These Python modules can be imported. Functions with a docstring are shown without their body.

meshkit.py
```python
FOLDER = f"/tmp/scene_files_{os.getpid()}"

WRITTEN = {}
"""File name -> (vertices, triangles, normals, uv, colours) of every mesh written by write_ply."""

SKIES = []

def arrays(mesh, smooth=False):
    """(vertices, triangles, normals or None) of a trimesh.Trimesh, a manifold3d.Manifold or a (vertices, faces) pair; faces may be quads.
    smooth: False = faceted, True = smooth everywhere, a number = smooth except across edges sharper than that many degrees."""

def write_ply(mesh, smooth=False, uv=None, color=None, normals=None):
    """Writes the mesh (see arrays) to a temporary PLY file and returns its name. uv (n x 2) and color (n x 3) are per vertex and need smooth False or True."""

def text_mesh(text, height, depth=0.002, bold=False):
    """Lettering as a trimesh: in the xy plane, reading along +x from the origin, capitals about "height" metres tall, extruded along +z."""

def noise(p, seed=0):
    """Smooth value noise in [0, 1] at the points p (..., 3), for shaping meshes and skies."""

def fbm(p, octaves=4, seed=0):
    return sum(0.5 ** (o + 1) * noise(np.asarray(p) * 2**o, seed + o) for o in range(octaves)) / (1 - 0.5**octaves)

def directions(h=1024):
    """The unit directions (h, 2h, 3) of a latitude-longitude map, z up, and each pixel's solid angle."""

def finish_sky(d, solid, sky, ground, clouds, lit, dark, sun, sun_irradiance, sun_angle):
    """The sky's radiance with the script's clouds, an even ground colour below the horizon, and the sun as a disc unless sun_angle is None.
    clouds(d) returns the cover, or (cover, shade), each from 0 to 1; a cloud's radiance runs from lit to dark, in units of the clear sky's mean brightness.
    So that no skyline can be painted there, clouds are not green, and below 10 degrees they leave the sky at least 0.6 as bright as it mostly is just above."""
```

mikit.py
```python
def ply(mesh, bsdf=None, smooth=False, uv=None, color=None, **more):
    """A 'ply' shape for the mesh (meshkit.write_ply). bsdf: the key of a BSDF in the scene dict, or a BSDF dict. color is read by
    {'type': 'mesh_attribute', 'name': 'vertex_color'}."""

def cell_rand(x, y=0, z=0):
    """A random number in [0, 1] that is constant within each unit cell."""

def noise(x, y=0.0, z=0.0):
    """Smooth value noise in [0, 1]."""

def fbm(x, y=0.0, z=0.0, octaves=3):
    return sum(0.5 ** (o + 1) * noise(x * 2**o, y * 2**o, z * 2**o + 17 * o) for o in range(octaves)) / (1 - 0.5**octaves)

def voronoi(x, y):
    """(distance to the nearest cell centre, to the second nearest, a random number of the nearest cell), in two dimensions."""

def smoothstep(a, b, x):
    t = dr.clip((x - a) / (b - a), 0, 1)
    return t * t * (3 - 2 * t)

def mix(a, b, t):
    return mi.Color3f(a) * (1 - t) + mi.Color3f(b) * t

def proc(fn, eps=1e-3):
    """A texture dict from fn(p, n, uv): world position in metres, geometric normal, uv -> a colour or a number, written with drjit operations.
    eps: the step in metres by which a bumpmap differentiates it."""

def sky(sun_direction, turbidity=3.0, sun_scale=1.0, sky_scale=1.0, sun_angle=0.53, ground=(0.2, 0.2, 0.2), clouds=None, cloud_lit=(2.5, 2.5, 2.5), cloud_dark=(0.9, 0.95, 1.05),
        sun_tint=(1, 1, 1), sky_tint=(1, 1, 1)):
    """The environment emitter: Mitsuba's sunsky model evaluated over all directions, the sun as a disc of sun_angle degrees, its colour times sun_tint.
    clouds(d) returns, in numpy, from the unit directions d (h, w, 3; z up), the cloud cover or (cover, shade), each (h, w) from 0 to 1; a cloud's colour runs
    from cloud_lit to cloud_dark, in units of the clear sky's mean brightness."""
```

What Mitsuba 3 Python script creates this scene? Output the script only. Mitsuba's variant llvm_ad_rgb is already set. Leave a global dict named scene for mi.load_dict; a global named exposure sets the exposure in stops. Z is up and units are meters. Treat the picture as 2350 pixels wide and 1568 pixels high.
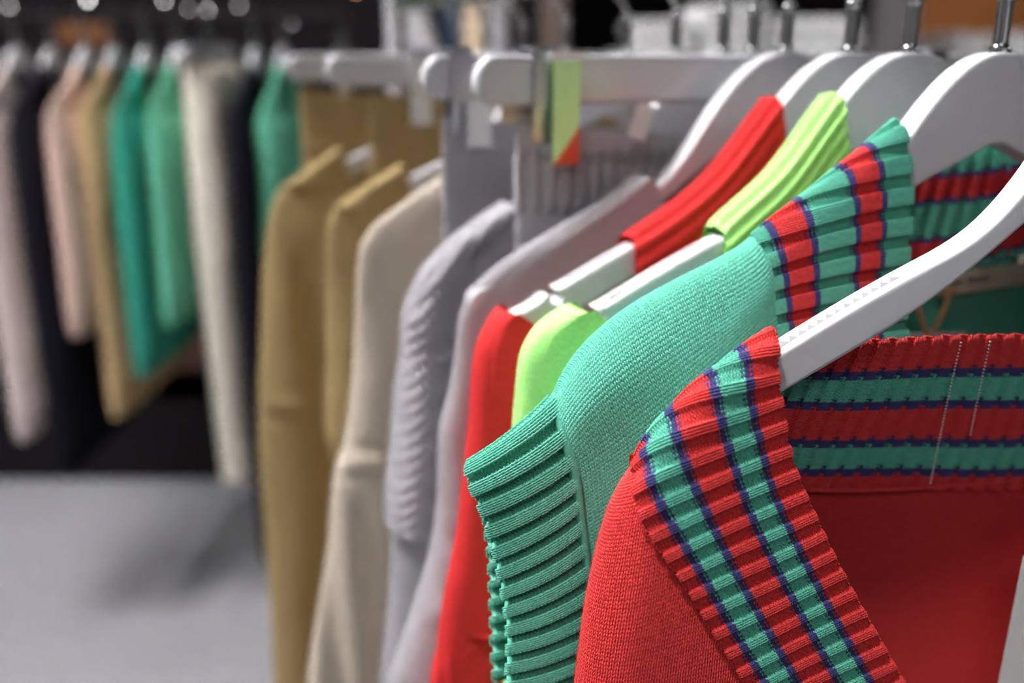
import math, os, tempfile, random
import numpy as np, trimesh, mapbox_earcut
import drjit as dr, mitsuba as mi, mikit, meshkit
from scipy.interpolate import RectBivariateSpline, PchipInterpolator, make_interp_spline

random.seed(4); RNG = np.random.default_rng(11)
T = mi.ScalarTransform4f
scene, labels = {'type': 'scene'}, {}

# ------------------------------------------------------------------ camera
EYE = 1.36                                   # lens height; the tops of the hangers hang at this height
FPX = 2200.0
PITCH = math.atan((784 - 120) / FPX)
scene['camera'] = {'type': 'thinlens', 'fov': math.degrees(2 * math.atan(1175 / FPX)), 'fov_axis': 'x',
                   'aperture_radius': 0.0047, 'focus_distance': 0.363, 'near_clip': 0.01, 'far_clip': 60.0,
                   'to_world': T().look_at(origin=[0, 0, EYE], target=[0, math.cos(PITCH), EYE - math.sin(PITCH)], up=[0, 0, 1])}
exposure = 0.08

# ------------------------------------------------------------------ lights: ceiling panels and small track spots of the shop
CEIL = 3.0
PANELS = [(-1.25, 0.78, 1.2, .5, 76.0), (-1.5, 3.0, 1.2, .6, 3.0), (1.7, 1.6, 1.2, .6, 3.0), (-0.3, -1.5, 1.2, .6, 7.0)]
SPOTS = [(-0.46, -0.12, 1100.), (-0.95, 1.25, 480.), (0.9, 1.8, 260.), (-1.9, 1.5, 70.), (-0.4, 2.2, 70.), (2.0, 2.6, 200.), (-2.4, -0.3, 60.)]

# ------------------------------------------------------------------ helpers
def add(key, shape, label=None, category=None, group=None, kind=None):
    assert key not in scene, key
    scene[key] = shape
    tag(key, label, category, group, kind)
    return key

def tag(key, label=None, category=None, group=None, kind=None):
    d = {k: v for k, v in (('label', label), ('category', category), ('group', group), ('kind', kind)) if v}
    if d: labels.setdefault(key, {}).update(d)

def num(base, i): return base if i == 0 else '%s_%03d' % (base, i)

def grid_faces(nu, nv, wrap=False):
    i, j = np.meshgrid(np.arange(nu if wrap else nu - 1), np.arange(nv - 1), indexing='ij')
    i2 = (i + 1) % nu
    return np.stack([i * nv + j, i2 * nv + j, i2 * nv + j + 1, i * nv + j + 1], -1).reshape(-1, 4)

def box(lo, hi, r=0.0):
    lo, hi = np.asarray(lo, float), np.asarray(hi, float)
    if r <= 0:
        b = trimesh.creation.box(hi - lo); b.apply_translation((lo + hi) / 2); return b
    r = min(r, 0.49 * (hi - lo).min())
    pts = [np.where([a, b, c], hi - r, lo + r) for a in (0, 1) for b in (0, 1) for c in (0, 1)]
    s = trimesh.creation.icosphere(subdivisions=1, radius=r).vertices
    return trimesh.convex.convex_hull(np.vstack([s + p for p in pts]))

def tube(pts, rad, sides=12, caps=True):
    p = np.asarray(pts, float); n = len(p)
    t = np.gradient(p, axis=0); t /= np.linalg.norm(t, axis=1, keepdims=True)
    a = np.cross(t[0], [0.31, 0.2, 0.93]); a /= np.linalg.norm(a)
    fr = []
    for k in range(n):
        a = a - t[k] * (a @ t[k]); a /= np.linalg.norm(a); fr.append((a, np.cross(t[k], a)))
    ang = np.arange(sides) * 2 * np.pi / sides
    rad = np.broadcast_to(rad, (n,))
    v = np.array([p[k] + rad[k] * (np.cos(ang)[:, None] * fr[k][0] + np.sin(ang)[:, None] * fr[k][1]) for k in range(n)]).reshape(-1, 3)
    i, j = np.meshgrid(np.arange(n - 1), np.arange(sides), indexing='ij')
    q = np.stack([i * sides + j, i * sides + (j + 1) % sides, (i + 1) * sides + (j + 1) % sides, (i + 1) * sides + j], -1).reshape(-1, 4)
    f = [q[:, [0, 1, 2]], q[:, [0, 2, 3]]]
    if caps:
        v = np.vstack([v, p[:1], p[-1:]]); b = n * sides
        k = np.arange(sides); k2 = (k + 1) % sides
        f += [np.stack([k2, k, k * 0 + b], 1), np.stack([(n - 1) * sides + k, (n - 1) * sides + k2, k * 0 + b + 1], 1)]
    return trimesh.Trimesh(v, np.vstack(f), process=False)

def cat(*m): return trimesh.util.concatenate([x for x in m if x is not None])

def spline(pts, n):
    p = np.asarray(pts, float)
    s = np.r_[0, np.cumsum(np.linalg.norm(np.diff(p, axis=0), axis=1))]; s /= s[-1]
    return make_interp_spline(s, p, k=min(3, len(p) - 1))(np.linspace(0, 1, n))

def bevel_plate(poly, thick, r, steps=4):
    """a closed outline (k, 2) as a plate along the third axis with rounded rims"""
    P = np.asarray(poly, float)
    area = 0.5 * np.sum(P[:, 0] * np.roll(P[:, 1], -1) - np.roll(P[:, 0], -1) * P[:, 1])
    if area < 0: P = P[::-1]
    k = len(P)
    e = np.roll(P, -1, 0) - P; e /= np.linalg.norm(e, axis=1, keepdims=True)
    en = np.stack([e[:, 1], -e[:, 0]], 1)
    nn = en + np.roll(en, 1, 0); nn /= np.linalg.norm(nn, axis=1, keepdims=True)
    nn /= np.maximum(0.75, (nn * en).sum(1))[:, None]
    rings = []
    for a in np.linspace(0, np.pi / 2, steps + 1): rings.append((r * (1 - math.sin(a)), -thick / 2 + r * (1 - math.cos(a))))
    rings += [(x, -z) for x, z in rings[::-1]]
    V = np.vstack([np.c_[P - nn * off, np.full(k, z)] for off, z in rings])
    F = []
    for s in range(len(rings) - 1):
        i = np.arange(k); j = (i + 1) % k
        F.append(np.stack([s * k + i, s * k + j, (s + 1) * k + j], 1)); F.append(np.stack([s * k + i, (s + 1) * k + j, (s + 1) * k + i], 1))
    cap = mapbox_earcut.triangulate_float64(np.ascontiguousarray(P - nn * rings[0][0]), np.array([k], np.uint32)).reshape(-1, 3).astype(int)
    F.append(cap[:, ::-1]); F.append(cap + (len(rings) - 1) * k)
    m = trimesh.Trimesh(V, np.vstack(F), process=False)
    if m.volume < 0: m.invert()
    return m

# ------------------------------------------------------------------ materials
def srgb(r, g, b): return [((c / 255 + .055) / 1.055) ** 2.4 if c > 10 else c / 255 / 12.92 for c in (r, g, b)]
def rgb(c): return {'type': 'rgb', 'value': [float(x) for x in c]}
def mat(key, col, rough=.6, spec=.5, **kw):
    scene[key] = {'type': 'twosided', 'b': {'type': 'principled', 'base_color': col if isinstance(col, dict) else rgb(col), 'roughness': rough, 'specular': spec, **kw}}
    return key

def knit_height(w, h, up=1.0):
    def fn(p, n, uv):
        x = uv.x / w; fx = dr.abs(x - dr.floor(x) - .5)
        y = uv.y / h + up * 1.1 * fx
        leg = 1 - dr.square((fx - .25) / .25)
        return leg * (.62 + .38 * dr.cos(2 * math.pi * y))
    return fn
def purl_height(w, h):
    def fn(p, n, uv):
        y = uv.y / h; row = dr.floor(y); x = uv.x / w + .5 * (row - 2 * dr.floor(row / 2))
        fx = x - dr.floor(x) - .5; fy = y - row - .5
        return dr.exp(-(dr.square(fx) * 7 + dr.square(fy) * 9)) * .9 + .1 * mikit.noise(uv.x * 3000, uv.y * 3000)
    return fn
def heather(c, amt=.10, freq=900.):
    c = [float(x) for x in c]
    def fn(p, n, uv):
        k = 1 + amt * (mikit.noise(p.x * freq, p.y * freq, p.z * freq) - .5) * 2 + .5 * amt * (mikit.noise(p.x * freq * 3.1, p.y * freq * 3.1, p.z * freq * 3.1) - .5) * 2
        return mi.Color3f(*c) * k
    return mikit.proc(fn)
def knit_mat(key, col, w=.0026, h=.0019, depth=.0006, amt=.10, kind=knit_height, sheen=.35):
    scene[key] = {'type': 'bumpmap', 'scale': depth, 'tex': mikit.proc(kind(w, h), eps=2e-4),
                  'b': {'type': 'twosided', 'b': {'type': 'principled', 'base_color': heather(col, amt), 'roughness': .9, 'specular': .15, 'sheen': sheen, 'sheen_tint': .6}}}
    return key
def yarn_mat(key, col, amt=.42, sheen=.7):
    return mat(key, heather(col, amt, 3000.), .8, .3, sheen=sheen, sheen_tint=.3)

RED, GREEN, NAVY, LIME = (.57, .038, .038), (.102, .415, .30), (.042, .040, .145), (.47, .93, .27)
MUST, BEIGE, GREY = (.43, .315, .150), (.74, .63, .51), (.50, .48, .51)
yarn_mat('m_red', RED); yarn_mat('m_green', GREEN); yarn_mat('m_navy', NAVY)
knit_mat('m_red_inside', RED, .0021, .0015, .0013, kind=purl_height)
knit_mat('m_green_inside', GREEN, .0019, .0015, .0006, kind=purl_height)
knit_mat('m_lime', LIME, .0022, .0016, .0005, sheen=.6)
knit_mat('m_scarlet', (.64, .030, .032), .0022, .0016, .0005)
knit_mat('m_mustard', MUST, .0028, .0022, .0007)
knit_mat('m_beige', BEIGE, .0030, .0024, .0007)
knit_mat('m_grey', GREY, .0030, .0024, .0010)
knit_mat('m_grey_bobble', GREY, .0052, .0056, .0024, kind=purl_height)
mat('m_white', (.60, .60, .625), .28, .5, clearcoat=.3, clearcoat_gloss=.9)
mat('m_grip', (.47, .47, .51), .45, .5)
mat('m_chrome', (.62, .62, .64), .13, .5, metallic=1.0)
mat('m_card', (.80, .80, .79), .5, .4)
mat('m_cream_label', (.66, .55, .42), .8, .2)
mat('m_ink', (.06, .055, .05), .7, .2)
mat('m_twine', (.50, .33, .16), .95, .1)
mat('m_thread', (.85, .80, .78), .8, .2)
mat('m_dark', (.010, .009, .010), .9, .05)
mat('m_black_knit', (.006, .006, .009), .95, .05)
mat('m_pink', (.50, .34, .29), .95, .1, sheen=.2)
mat('m_camel', (.36, .245, .13), .95, .1, sheen=.2)
mat('m_forest', (.022, .20, .145), .9, .1, sheen=.2)
mat('m_mint', (.10, .36, .23), .9, .1, sheen=.2)
mat('m_cream', (.54, .49, .42), .9, .1, sheen=.2)
mat('m_mauve', (.46, .38, .37), .9, .1, sheen=.2)
mat('m_taupe', (.16, .12, .10), .9, .1)
mat('m_steel_dark', (.16, .15, .155), .6, .3)
mat('m_denim', (.045, .075, .13), .9, .1)
mat('m_white_knit', (.80, .80, .80), .9, .1)
mat('m_orange_wood', mikit.proc(lambda p, n, uv: mikit.mix((.42, .155, .04), (.30, .10, .03), mikit.fbm(p.x * 3, p.y * 3, p.z * 40))), .5, .4)
mat('m_dim_wood', (.13, .048, .016), .6, .3)
mat('m_beige_wood', (.62, .47, .33), .6, .3)
mat('m_brown_wood', (.05, .022, .015), .6, .3)
mat('m_steel_grey', (.42, .41, .43), .5, .4)
mat('m_floor', mikit.proc(lambda p, n, uv: mikit.mix((.32, .32, .335), (.26, .255, .27), mikit.fbm(p.x * 1.3, p.y * 1.3, 0.0, 4))), .55, .4)
mat('m_wall_light', (.26, .255, .25), .9, .2)
mat('m_wall_dark', (.014, .011, .012), .9, .1)
mat('m_ceiling', (.10, .10, .10), .9, .2)
mat('m_lamp_housing', (.02, .02, .02), .6, .2)
scene['m_clear_plastic'] = {'type': 'thindielectric', 'int_ior': 1.5}
def tagcol(p, n, uv):
    edge = .60 + .40 * dr.power(dr.clip(uv.x, 0, 1), .8)
    return mikit.mix((.60, .93, .42), (.62, .03, .03), mikit.smoothstep(-.01, .01, uv.y - edge))
mat('m_promo', mikit.proc(tagcol), .35, .5)

# ------------------------------------------------------------------ the room
XL, XR, YB, YF = -4.2, 4.2, -3.2, 5.2
def struct(key, m, bsdf): add(key, mikit.ply(m, bsdf), kind='structure')
struct('floor', box((XL, YB, -.1), (XR, YF, 0)), 'm_floor')
struct('ceiling', box((XL, YB, CEIL), (XR, YF, CEIL + .1)), 'm_ceiling')
struct('wall_back', box((XL, YF, 0), (XR, YF + .1, CEIL)), 'm_wall_dark')
struct('wall_front', box((XL, YB - .1, 0), (XR, YB, CEIL)), 'm_wall_light')
struct('wall_left', box((XL - .1, YB, 0), (XL, YF, CEIL)), 'm_wall_light')
struct('wall_right', box((XR, YB, 0), (XR + .1, YF, CEIL)), 'm_wall_light')
for i, (x, y, w, d, e) in enumerate(PANELS):
    k = num('ceiling_panel_light', i)
    add(k + '__frame', mikit.ply(box((x - w / 2 - .03, y - d / 2 - .03, CEIL - .05), (x + w / 2 + .03, y + d / 2 + .03, CEIL)), 'm_lamp_housing'))
    q = trimesh.Trimesh([[x - w / 2, y - d / 2, CEIL - .052], [x + w / 2, y - d / 2, CEIL - .052], [x + w / 2, y + d / 2, CEIL - .052], [x - w / 2, y + d / 2, CEIL - .052]], [[0, 2, 1], [0, 3, 2]], process=False)
    add(k + '__diffuser', {**mikit.ply(q, 'm_card'), 'emitter': {'type': 'area', 'radiance': rgb((e, e * .99, e * 1.0))}})
    tag(k, 'rectangular light panel in the dark ceiling ' + ('left of the front rail', 'over the back rack', 'right of the front rail', 'behind the viewer')[i], 'ceiling light', 'ceiling light panels')
AIM = {0: ((.13, .29, 1.20), .40)}                 # (what the spot is turned to, depth of its snoot)
for i, (x, y, e) in enumerate(SPOTS):
    k = num('track_spotlight', i)
    tgt, depth = AIM.get(i, ((x, y, 0.), .012))
    o = np.array([x, y, CEIL - .16]); ax = np.array(tgt) - o; ax /= np.linalg.norm(ax)
    end = o + ax * (.06 + depth)
    add(k + '__housing', mikit.ply(cat(tube([o - ax * .07, o - ax * .02, o + ax * .055], .058, 28), tube([o + ax * .05, o + ax * .06, end], .058, 28, caps=False), tube([o, [x, y, CEIL - .06], [x, y, CEIL]], .011, 10)), 'm_lamp_housing', smooth=40))
    a_ = np.cross(ax, [.3, .9, .1]); a_ /= np.linalg.norm(a_); b_ = np.cross(ax, a_)
    q = np.arange(28) * 2 * np.pi / 28; c0 = o + ax * .0565
    disc = trimesh.Trimesh(np.vstack([c0 + .05 * (np.cos(q)[:, None] * a_ + np.sin(q)[:, None] * b_), [c0]]), [[28, j, (j + 1) % 28] for j in range(28)], process=False)
    add(k + '__lens', {**mikit.ply(disc, 'm_card'), 'emitter': {'type': 'area', 'radiance': rgb((e, e * .98, e * .95))}})
    tag(k, 'black cylinder spotlight on the dark ceiling ' + ('just before the front rail', 'left of the front rail', 'over the white shelf', 'left, before the back rack', 'over the end of the back rack', 'at the far right', 'at the far left')[i], 'spotlight', 'ceiling spotlights')

# ------------------------------------------------------------------ the rail and its frames
TPHI = (150 - 1175) / (FPX / math.cos(PITCH)); PHI = math.atan(TPHI); RA = .42
RD = np.array([math.sin(PHI), math.cos(PHI), 0.])
class Frame:
    """hanger space: l along the hanger towards its left end, d down from the hanger's top, n towards the front of the rack"""
    def __init__(s, o, el, en): s.o, s.el, s.en = np.asarray(o, float), np.asarray(el, float), np.asarray(en, float)
    def __call__(s, L):
        L = np.asarray(L, float); return s.o + L[..., :1] * s.el - L[..., 1:2] * np.array([0, 0, 1.]) + L[..., 2:] * s.en
    def mesh(s, m):
        m = m.copy(); m.vertices = s(m.vertices)
        if np.linalg.det(np.stack([s.el, [0, 0, -1.], s.en])) < 0: m.invert()
        return m
    def matrix(s):
        M = np.eye(4); M[:3, 0], M[:3, 1], M[:3, 2], M[:3, 3] = s.el, [0, 0, -1], s.en, s.o; return M
class Rolled(Frame):
    def __init__(s, f, roll):
        s.o, s.en, s.c, s.s, s.e0 = f.o, f.en, math.cos(roll), math.sin(roll), f.el
        s.el = f.el
    def matrix(s):
        dn = np.array([0, 0, -1.]); M = np.eye(4)
        M[:3, 0], M[:3, 1], M[:3, 2], M[:3, 3] = s.c * s.e0 + s.s * dn, -s.s * s.e0 + s.c * dn, s.en, s.o; return M
def on_rail(Y, rot=0., dz=0.):
    o = np.array([RA + TPHI * Y, Y, EYE + dz]); el0 = np.array([-math.cos(PHI), math.sin(PHI), 0]); en0 = -RD
    c, q = math.cos(rot), math.sin(rot)
    return Frame(o, c * el0 + q * en0, -q * el0 + c * en0)

RAIL_UP = .058
def rail_pt(Y, up=RAIL_UP): return np.array([RA + TPHI * Y, Y, EYE + up])
RAIL0, RAIL1 = -.12, 1.27
add('clothes_rail__tube', mikit.ply(tube([rail_pt(RAIL0), rail_pt(.3), rail_pt(.8), rail_pt(RAIL1)], .0105, 24), 'm_chrome', smooth=40))
for i, Y in enumerate((RAIL0, RAIL1)):
    p = rail_pt(Y)
    add(num('clothes_rail__post', i), mikit.ply(tube([(p[0], p[1], .02), (p[0], p[1], .7), (p[0], p[1], p[2] + .012)], .0135, 20), 'm_steel_grey', smooth=40))
    perp = np.array([RD[1], -RD[0], 0]) * .24
    add(num('clothes_rail__foot', i), mikit.ply(tube([p * [1, 1, 0] + [0, 0, .018] - perp, p * [1, 1, 0] + [0, 0, .018], p * [1, 1, 0] + [0, 0, .018] + perp], .0155, 16), 'm_steel_grey', smooth=40))
tag('clothes_rail', 'chrome rail on grey posts that carries the white hangers with knitwear', 'clothes rail')

# ------------------------------------------------------------------ coat hangers
HTOP = [(0, 0), (.012, .0012), (.024, .0065), (.040, .0195), (.055, .037), (.068, .0550), (.078, .0660), (.090, .0755), (.114, .0860), (.140, .0965), (.172, .1110), (.193, .1212)]
HBOT = [(.193, .1372), (.159, .1215), (.119, .1035), (.090, .0865), (.070, .0725), (.053, .0610), (.030, .0510)]
def hanger_outline():
    top = spline(HTOP, 60)
    # strap notch: a round bite under the top edge near the tip
    c = np.array([.1765, .1160]); tdir = np.array([.91, .414]); ndir = np.array([.414, -.91])
    ent = [c + ndir * 2.9e-3 - tdir * 2.2e-3]
    arc = [c + .0036 * (math.cos(a) * tdir + math.sin(a) * ndir) for a in np.radians(np.linspace(128, 412, 22))]
    left = [p for p in top if p[0] < c[0] - .0045 and not (p[0] > .171)]
    right = [p for p in top if p[0] > c[0] + .0050]
    tipc = np.array([.1935, .1292]); tip = [tipc + .0078 * np.array([math.cos(a), math.sin(a)]) for a in np.radians(np.linspace(-66, 112, 14))]
    bot = list(spline(HBOT, 40)) + [np.array([.012, .0437]), np.array([.004, .0407])]
    half = left + arc + right[:-1] + tip + bot[1:]
    half = np.array(half)
    other = half[::-1] * [-1, 1]
    return np.vstack([half[1:], other[:-1], [[0, 0]]])
HANGER = bevel_plate(hanger_outline(), .0125, .0018, 4)
def grip(sgn):
    """ridged strip let into the top of the arm"""
    s = spline([p for p in HTOP if .108 < p[0] < .18], 200)
    s = s[(s[:, 0] > .1195) & (s[:, 0] < .1685)]
    a, b = s[0], s[-1]; t = (b - a) / np.linalg.norm(b - a); up = np.array([t[1], -t[0]]); L = np.linalg.norm(b - a)
    ms = []
    base = box((0, -.0012, -.0026), (L, .0006, .0026), .0005); ms.append(base)
    k = 13
    for i in range(k):
        x = (i + .7) * L / (k + .4); w = L / (k + .4)
        v = np.array([[x - w * .45, .0004, -.0025], [x + w * .45, .0004, -.0025], [x + w * .45, .0004, .0025], [x - w * .45, .0004, .0025], [x + w * .2, .0019, -.0016], [x + w * .2, .0019, .0016], [x + w * .02, .0012, 0]])
        ms.append(trimesh.convex.convex_hull(v))
    m = cat(*ms); V = m.vertices.copy()
    q = a + V[:, :1] * t + V[:, 1:2] * up
    m.vertices = np.c_[q[:, 0] * sgn, q[:, 1], V[:, 2]]
    m.fix_normals() if False else None
    return m
GRIPS = [grip(1), grip(-1)]; GRIPS[1].invert()
def lathe(profile, seg=20):
    m = trimesh.creation.revolve(np.asarray(profile), sections=seg); return m
def hook_mesh():
    neck = lathe([(0, 0), (.0052, 0), (.0052, .0016), (.0040, .0026), (.0034, .004), (.0034, .0215), (.0042, .0228), (.0046, .0245), (.0040, .0262), (.0021, .0275), (0, .0276)])
    neck.vertices = np.c_[neck.vertices[:, 0], -neck.vertices[:, 2], neck.vertices[:, 1]]
    R = .0165; cy = -RAIL_UP + .0043
    arc = [(R * math.cos(a), cy - R * math.sin(a), 0) for a in np.radians(np.linspace(-52, 205, 40))]
    pts = [(0, -.024, 0), (0, -.029, 0), (.003, -.034, 0)] + arc[1:]
    wire = tube(spline(pts, 70), .0021, 12)
    return cat(neck, wire)
HOOK = hook_mesh()
PLY_H = mikit.ply(HANGER, 'm_white', smooth=35)
PLY_HOOK = mikit.ply(HOOK, 'm_chrome', smooth=40)
PLY_G = [mikit.ply(g, 'm_grip') for g in GRIPS]
NH = [0]
def hanger(fr, label, group='white hangers on the front rail'):
    k = num('coat_hanger', NH[0]); NH[0] += 1
    M = T(fr.matrix())
    add(k + '__frame', {**PLY_H, 'to_world': M})
    add(k + '__hook', {**PLY_HOOK, 'to_world': M}); tag(k + '__hook', 'chrome hook')
    for i in (0, 1): add(num(k + '__grip_strip', i), {**PLY_G[i], 'to_world': M}, 'ridged white strip' if i == 0 else None)
    tag(k, label, 'hanger', group)
    return k

# ------------------------------------------------------------------ knitted sheets
class Sheet:
    """a smooth surface through a grid of points in hanger space; u along, v across"""
    def __init__(s, fr, C, flip=False, um=None):
        C = np.asarray(C, float) / 1000.; s.fr = fr; s.flip = -1. if flip else 1.
        du = np.linalg.norm(np.diff(C, axis=0), axis=2).mean(1); dv = np.linalg.norm(np.diff(C, axis=1), axis=2).mean(0)
        s.U, s.V = np.r_[0, np.cumsum(du)], np.r_[0, np.cumsum(dv)]
        s.lu, s.lv = s.U[-1], s.V[-1]; s.U = s.U / s.lu; s.V = s.V / s.lv
        s.f = [RectBivariateSpline(s.U, s.V, C[..., k], kx=min(3, len(C) - 1), ky=min(3, C.shape[1] - 1), s=0) for k in range(3)]
    def at(s, u, v, off=0.):
        u, v = np.asarray(u, float), np.asarray(v, float); sh = u.shape; u, v = u.ravel(), v.ravel()
        uc, vc = np.clip(u, 0, 1), np.clip(v, 0, 1)
        P = np.stack([f.ev(uc, vc) for f in s.f], -1)
        A = np.stack([f.ev(uc, vc, dx=1) for f in s.f], -1); B = np.stack([f.ev(uc, vc, dy=1) for f in s.f], -1)
        P = P + A * (u - uc)[:, None] + B * (v - vc)[:, None]
        N = np.cross(A, B); N /= np.linalg.norm(N, axis=1, keepdims=True) + 1e-12
        P = P + N * s.flip * np.asarray(off, float).reshape(-1, 1) if np.ndim(off) else P + N * s.flip * off
        return s.fr(P).reshape(sh + (3,))
    def mesh(s, nu, nv, off=0., u0=0., u1=1., v0=0., v1=1.):
        u, v = np.meshgrid(np.linspace(u0, u1, nu), np.linspace(v0, v1, nv), indexing='ij')
        o = off(u, v).ravel() if callable(off) else off
        P = s.at(u, v, o).reshape(-1, 3)
        q = grid_faces(nu, nv)
        uv = np.c_[u.ravel() * s.lu, v.ravel() * s.lv]
        return trimesh.Trimesh(P, np.vstack([q[:, [0, 1, 2]], q[:, [0, 2, 3]]]), process=False), uv

TMP = tempfile.mkdtemp(prefix='yarn_')
CURVES = [0]
def curves(list_of, bsdf, radius):
    """list of (k, 3) control points, as round B-spline strands"""
    path = os.path.join(TMP, '%d.txt' % CURVES[0]); CURVES[0] += 1
    with open(path, 'w') as f:
        f.write('\n\n'.join('\n'.join('%.6f %.6f %.6f %.6f' % (p[0], p[1], p[2], radius) for p in c) for c in list_of))
    return {'type': 'bsplinecurve', 'filename': path, 'bsdf': {'type': 'ref', 'id': bsdf}}

def rib_offset(x, knits=2, purls=3, amp=.0007):
    """height of a rib over the wale coordinate x"""
    per = knits + purls; f = np.mod(x, per)
    e = .30
    up = 1 / (1 + np.exp(-(f + .05) / e * 4)) * 1 / (1 + np.exp((f - knits) / e * 4)) + 1 / (1 + np.exp(-(f - per + .05) / e * 4))
    return amp * (2 * np.clip(up, 0, 1) - 1)

def knit(sheet, nu, nv, u0=0., u1=1., v0=0., v1=1., ribs=None, amp=.0007, a=.15, b=.88, c=.00048, flipv=1., jit=.05, stagger=0., alt=False):
    """one strand per course (v), its loops along u; returns the courses' control points"""
    K = 8; out = []
    tt = np.arange(nu * K + 1) / K                      # in stitches
    t = 2 * np.pi * tt
    for j in range(nv):
        r = RNG.normal(0, jit, (3, nu + 2))
        col = np.minimum(np.floor(tt).astype(int), nu - 1)
        jr = lambda q: np.interp(tt, np.arange(nu + 2) - .5, r[q])
        x = tt + (a / .667) * np.sin(2 * t) + jr(0) * .5
        y = -(b / .902) * np.cos(t) * flipv + jr(1) * .8
        sg = np.ones_like(tt)
        off = np.zeros_like(tt)
        if ribs:
            per = ribs[0] + ribs[1]; sg = np.where(np.mod(col, per) < ribs[0], 1., -1.); off = rib_offset(tt, ribs[0], ribs[1], amp)
        elif alt: sg = np.where((col + j) % 2 == 0, 1., 1.)
        z = -sg * (c / .667) * np.cos(2 * t) + off + jr(2) * c * .8
        u = u0 + (u1 - u0) * (x / nu); v = v0 + (v1 - v0) * ((j + .5 + y) / nv)
        out.append(sheet.at(u, v, z))
    return out

def stripe_sheet(key, sheet, stripes, nv, nu_mesh, nv_mesh, off, parent_bsdf, cols):
    """the cloth under the strands, in the same stripes"""
    edges = np.cumsum([0] + [n for n, _ in stripes]) / nv
    def fn(p, n, uv):
        v = uv.y / sheet.lv; c = mi.Color3f(*cols[stripes[0][1]])
        for e, (_, s) in zip(edges[1:-1], stripes[1:]): c = dr.select(v > e, mi.Color3f(*cols[s]), c)
        return c
    mat(key, mikit.proc(fn), .9, .1)
    m, uv = sheet.mesh(nu_mesh, nv_mesh, off)
    return mikit.ply(m, key, smooth=True, uv=uv)

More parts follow.
